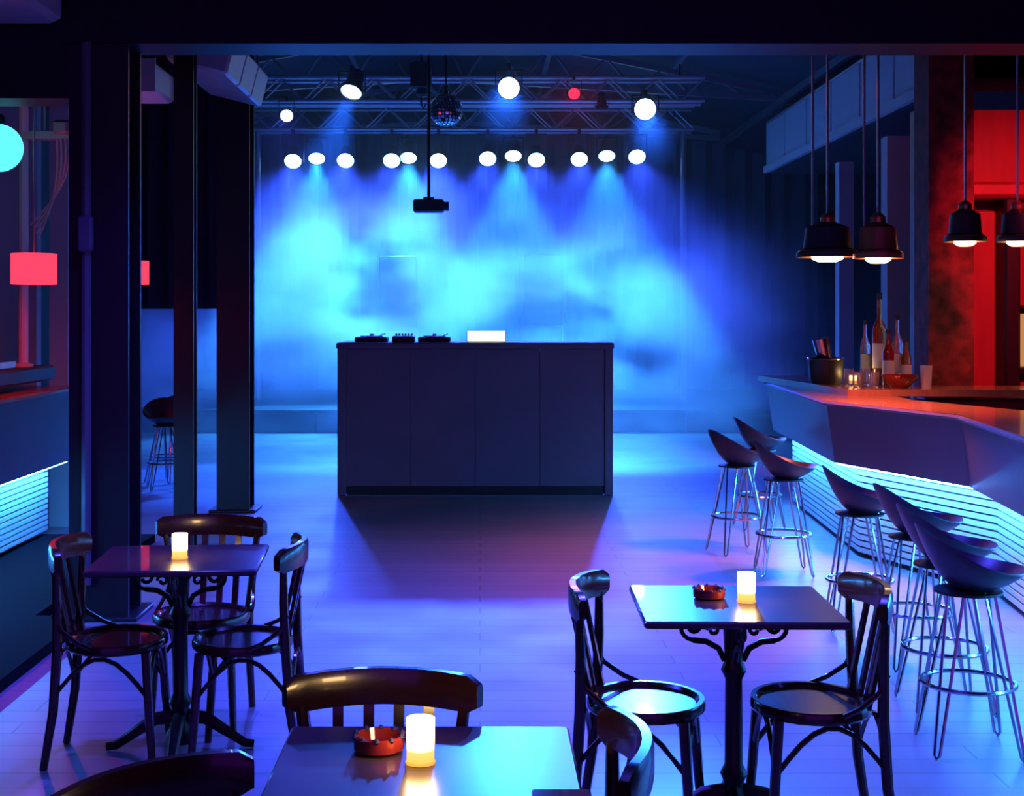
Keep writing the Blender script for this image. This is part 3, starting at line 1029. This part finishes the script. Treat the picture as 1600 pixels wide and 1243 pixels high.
stools = [
    (1.91, 5.41, -94, 'scoop bar stool with wire legs, beside the cafe table and chairs'),
    (2.01, 5.98, -90, 'scoop bar stool, second from the cafe table along the angled bar'),
    (2.12, 6.72, -86, 'scoop bar stool, third from the cafe table along the angled bar'),
    (2.06, 7.50, -98, 'scoop bar stool in the middle of the bar, before the corner of the slatted front'),
    (1.99, 9.06, -92, 'scoop bar stool beside the pair at the far end of the bar'),
    (1.83, 9.85, -75, 'scoop bar stool standing farthest out from the bar, turned a little to the stage'),
    (2.22, 11.0, -85, 'scoop bar stool closest to the stage, mostly behind other stools'),
]
for x, y, a, lab in stools:
    spawn(ST, 'bar_stool', (x, y, 0), math.radians(a), lab, 'bar stool', GS)
spawn(ST, 'bar_stool', (-3.04, 13.4, 0), math.radians(200), 'lone scoop bar stool behind the dark columns', 'bar stool')
spawn(ST, 'bar_stool', (-3.16, 14.0, 0), math.radians(150), 'scoop bar stool half hidden behind the lone one at the columns', 'bar stool')

# ------------------------------------------------------------------ cafe chairs
def arc(p0, p1, rise, n=9):
    p0, p1 = Vector(p0), Vector(p1)
    return [p0.lerp(p1, i / n) + Vector((0, 0, rise * math.sin(PI * i / n))) for i in range(n + 1)]


def chair_parts():
    P_ = []
    # seat: round bentwood rim with a sunk panel
    def outline(q, n=28):
        o = []
        for j in range(n):
            a = 2 * PI * j / n
            x, y = math.cos(a), math.sin(a)
            k = .195 if y > 0 else .19
            o.append((x * .2 * q, y * k * q))
        return o
    rim = MB()
    n = 28
    vs, fs = [], []
    for q, z in ((.84, .452), (.9, .462), (.98, .462), (1.0, .452), (1.0, .432), (.97, .424), (.84, .424)):
        vs += [(x, y, z) for x, y in outline(q)]
    for i in range(7):
        i2 = (i + 1) % 7
        for j in range(n):
            j2 = (j + 1) % n
            fs.append((i * n + j, i * n + j2, i2 * n + j2, i2 * n + j))
    rim.add(vs, fs)
    pan = MB().add([(x, y, .448) for x, y in outline(.85)] + [(x, y, .436) for x, y in outline(.85)], [tuple(range(n)), tuple(range(2 * n - 1, n - 1, -1))])
    P_.append(('seat', rim.mesh('seat', M_WOOD), [('seat_panel', pan.mesh('seat_panel', M_SEAT))]))
    # front legs
    for s in (-1, 1):
        P_.append(('leg', MB().tube([(s * .15, .14, .43), (s * .16, .155, .2), (s * .17, .17, 0)], [.018, .017, .014], 10).mesh('leg', M_WOOD), []))
        # back post: leg and back in one bent piece
        P_.append(('back_post', MB().tube([(s * .165, -.235, 0), (s * .16, -.2, .22), (s * .162, -.185, .44), (s * .182, -.18, .62), (s * .2, -.182, .78)], [.015, .018, .019, .017, .014], 10).mesh('back_post', M_WOOD), []))
    # top rail: curved, deep board with rounded ends
    m = MB()
    k = 18
    vs, fs = [], []
    prof = [(-.012, -.5), (-.015, -.3), (-.015, .3), (-.010, .5), (.010, .5), (.015, .3), (.015, -.3), (.012, -.5)]
    for i in range(k + 1):
        t = -1 + 2 * i / k
        x = t * .235
        yc = -.232 + .07 * t * t
        e = min(1.0, (1 - abs(t)) / .10)
        hh = .088 * (.62 + .38 * math.sqrt(max(0, 1 - (1 - e) ** 2)))
        z0 = .782 + .008 * (1 - t * t)
        tx, ty = 1, .14 * t / .235 * 1.0
        l_ = math.hypot(tx, ty)
        nx, ny = -ty / l_, tx / l_
        for a, b_ in prof:
            vs.append((x + nx * a, yc + ny * a, z0 + b_ * hh))
    np_ = len(prof)
    for i in range(k):
        for j in range(np_):
            j2 = (j + 1) % np_
            fs.append((i * np_ + j, i * np_ + j2, (i + 1) * np_ + j2, (i + 1) * np_ + j))
    fs.append(tuple(range(np_ - 1, -1, -1)))
    fs.append(tuple(range(k * np_, (k + 1) * np_)))
    m.add(vs, fs)
    P_.append(('top_rail', m.mesh('top_rail', M_WOOD, 50), []))
    # upright slats of the back
    for x in (-.105, -.035, .035, .105):
        yt = -.232 + .07 * (x / .235) ** 2
        P_.append(('back_slat', MB().bar((x, -.175 + .02 * abs(x) / .1, .45), (x * 1.06, yt, .755), .014, .026, (1, 0, 0)).mesh('back_slat', M_WOOD), []))
    # bent arches below the seat
    L4 = [(.15, .14, 0), (-.15, .14, 0), (-.16, -.19, 0), (.16, -.19, 0)]
    for i in range(4):
        a, b_ = L4[i], L4[(i + 1) % 4]
        P_.append(('arch_brace', MB().tube(arc((a[0] * 1.05, a[1] * 1.08, .26), (b_[0] * 1.05, b_[1] * 1.08, .26), .15), .009, 6).mesh('arch_brace', M_WOOD), []))
    # little curved brackets where the back meets the seat
    for s in (-1, 1):
        P_.append(('seat_bracket', MB().tube([(s * .178, -.195, .58), (s * .183, -.165, .52), (s * .195, -.10, .475), (s * .2, -.05, .455)], .009, 6).mesh('seat_bracket', M_WOOD), []))
    return P_
CH = chair_parts()
GC = 'bentwood cafe chairs'


def chair(x, y, face, label):
    """face: heading of the sitter in degrees (0 = +x, 90 = +y)"""
    return spawn(CH, 'cafe_chair', (x, y, 0), math.radians(face - 90), label, 'chair', GC)

TR = Vector((.835, 4.55, 0))      # table by the bar stools
TL = Vector((-1.17, 5.40, 0))     # table by the wide column
TF = Vector((-.115, 2.90, 0))     # table in front
chair(.535, 4.48, -14, 'bentwood chair at the table by the bar, on the side away from the stools')
chair(1.07, 4.47, 181, 'bentwood chair at the table by the bar, on the side of the stools')
chair(-.91, 5.32, 180, 'bentwood chair at the column-side table, its back to the open dance floor')
chair(-1.40, 5.33, 2, 'bentwood chair at the column-side table, its back to the slatted side counter')
chair(-1.16, 5.76, -92, 'bentwood chair at the column-side table, its back to the stage')
chair(-.235, 3.16, -90, 'bentwood chair at the front table, its back to the dj booth')
chair(.112, 2.87, 180, 'bentwood chair at the front table, its back to the bar')
chair(-.505, 2.49, -45, 'bentwood chair turned askew beside the front table, on the side of the columns')

# ------------------------------------------------------------------ cafe tables
def table_parts(w, d):
    P_ = []
    P_.append(('table_top', MB().bbox((0, 0, .738), (w, d, .024), .006).mesh('table_top', M_TABLE), []))
    P_.append(('pedestal', MB().lathe([(.052, .03), (.056, .06), (.04, .09), (.032, .16), (.045, .19), (.03, .22), (.028, .5), (.042, .53), (.03, .56), (.034, .66), (.06, .7), (.075, .724)], 18).mesh('pedestal', M_IRON), []))
    for k in range(4):
        a = k * PI / 2
        M_ = Matrix.Rotation(a, 3, 'Z')
        pts = []
        for i in range(22):      # scroll spiral
            t = i / 21
            ang = -PI * .5 + t * PI * 2.4
            rr = .045 * (1 - .72 * t)
            pts.append(M_ @ Vector((.135 + rr * math.cos(ang), 0, .672 + rr * math.sin(ang))))
        m = MB().tube(pts, .008, 6)
        m.tube([M_ @ Vector(p) for p in ((.03, 0, .56), (.05, 0, .60), (.09, 0, .622), (.135, 0, .627))], .011, 6)
        m.tube([M_ @ Vector(p) for p in ((.02, 0, .705), (.1, 0, .716), (.22, 0, .718))], .011, 6)
        pts = []
        for i in range(14):
            t = i / 13
            ang = PI * .9 - t * PI * 2.0
            rr = .024 * (1 - .6 * t)
            pts.append(M_ @ Vector((.205 + rr * math.cos(ang), 0, .69 + rr * math.sin(ang))))
        m.tube(pts, .007, 6)
        pts = []
        for i in range(14):
            t = i / 13
            ang = t * PI * 2.0
            rr = .022 * (1 - .6 * t)
            pts.append(M_ @ Vector((.068 + rr * math.cos(ang), 0, .66 + rr * math.sin(ang))))
        m.tube(pts, .007, 6)
        P_.append(('scroll_bracket', m.mesh('scroll_bracket', M_IRON), []))
        a2 = a
        M2 = Matrix.Rotation(a2, 3, 'Z')
        P_.append(('foot', MB().tube([M2 @ Vector(p) for p in ((.03, 0, .13), (.10, 0, .12), (.19, 0, .06), (.25, 0, .02), (.285, 0, .016))], [.028, .026, .02, .017, .016], 8).mesh('foot', M_IRON), []))
    return P_
TP = table_parts(.64, .58)
spawn(TP, 'cafe_table', TR, math.radians(-1.5), 'square dark cafe table on an ornate iron pedestal, beside the bar stools', 'table')
spawn(TP, 'cafe_table', TL, math.radians(4), 'square dark cafe table on an iron pedestal, beside the wide steel column', 'table')
spawn(TP, 'cafe_table', TF, 0, 'square dark cafe table standing nearest the open floor in front of the dj booth', 'table')

ME_CG = MB().lathe([(.0005, .002), (.029, .002), (.030, .096), (.0005, .096)], 20, cap=False).mesh('candle_glass', M_CANDLE)
ME_CF = MB().lathe([(.0005, 0), (.031, 0), (.033, .004), (.031, .008)], 20, cap=False).mesh('foot', M_GLASS)


def candle(x, y, label):
    r = empty('votive_candle', (x, y, .75), 0, label, 'candle')
    for nn, me in (('candle_glass', ME_CG), ('foot', ME_CF)):
        o = bpy.data.objects.new(nn, me)
        COL.objects.link(o)
        o.parent = r
    return r


def on_table(px, py):
    Y = FPX * (CAMZ - .75) / (py - HOR)
    return ((px - CX) / FPX * Y, Y)
x, y = on_table(1166, 940)
candle(x, y, 'glowing candle glass on the table beside the bar stools')
x, y = on_table(281, 872)
candle(x, y, 'glowing candle glass on the table beside the wide steel column')
x, y = on_table(657, 1192)
candle(x, y, 'glowing candle glass on the front table, beside the larger ashtray')


def ashtray(px, py, s, label):
    x, y = on_table(px, py)
    r = empty('ashtray', (x, y, .75), .3, label, 'ashtray')
    r.scale = (s, s, s)
    prof = [(.046, 0), (.055, .006), (.056, .034), (.050, .036), (.042, .012), (.0005, .010)]
    MB().lathe(prof, 16, cap=False).build('bowl', M_ASH, r)
    for k in range(10):
        a = 2 * PI * k / 10
        MB().lathe([(.0005, -.008), (.008, 0), (.0005, .008)], 8, (.053 * math.cos(a), .053 * math.sin(a), .034)).build('rim_bead', M_STAGE, r)
    return r
ashtray(592, 1172, 1.0, 'dark red glass ashtray with a beaded rim on the front table')
ashtray(1108, 934, .95, 'dark red glass ashtray with a beaded rim on the table beside the bar stools')
x, y = on_table(880, 1278)
bx = empty('menu_box', (x, y, .75), 0, 'low flat dark box lying at the edge of the front table', 'box')
MB().bbox((0, 0, .012), (.11, .14, .024), .004).build('box_base', M_STAGE, bx)
MB().bbox((0, 0, .027), (.114, .144, .008), .003).build('lid', M_ASH, bx)

# ------------------------------------------------------------------ offscreen lights : blue washes added to brighten the near floor, the red lamp beside the back bar
for loc, tgt, pw_, cone in (((-1.2, 6.3, 4.0), (-.6, 6.3, 0), 760, 110), ((1.2, 6.3, 4.0), (.9, 6.3, 0), 760, 110), ((0, 3.6, 4.0), (0, 4.2, 0), 420, 115)):
    light('ceiling_wash_offscreen', 'SPOT', loc, C_BLUE, pw_, None, tgt, .12, cone, .9)
light('back_bar_red_offscreen', 'SPOT', (4.5, 8.8, 3.3), C_RED, 650, None, (4.9, 12.2, 1.7), .1, 70, .8)

# ------------------------------------------------------------------ fog on the stage
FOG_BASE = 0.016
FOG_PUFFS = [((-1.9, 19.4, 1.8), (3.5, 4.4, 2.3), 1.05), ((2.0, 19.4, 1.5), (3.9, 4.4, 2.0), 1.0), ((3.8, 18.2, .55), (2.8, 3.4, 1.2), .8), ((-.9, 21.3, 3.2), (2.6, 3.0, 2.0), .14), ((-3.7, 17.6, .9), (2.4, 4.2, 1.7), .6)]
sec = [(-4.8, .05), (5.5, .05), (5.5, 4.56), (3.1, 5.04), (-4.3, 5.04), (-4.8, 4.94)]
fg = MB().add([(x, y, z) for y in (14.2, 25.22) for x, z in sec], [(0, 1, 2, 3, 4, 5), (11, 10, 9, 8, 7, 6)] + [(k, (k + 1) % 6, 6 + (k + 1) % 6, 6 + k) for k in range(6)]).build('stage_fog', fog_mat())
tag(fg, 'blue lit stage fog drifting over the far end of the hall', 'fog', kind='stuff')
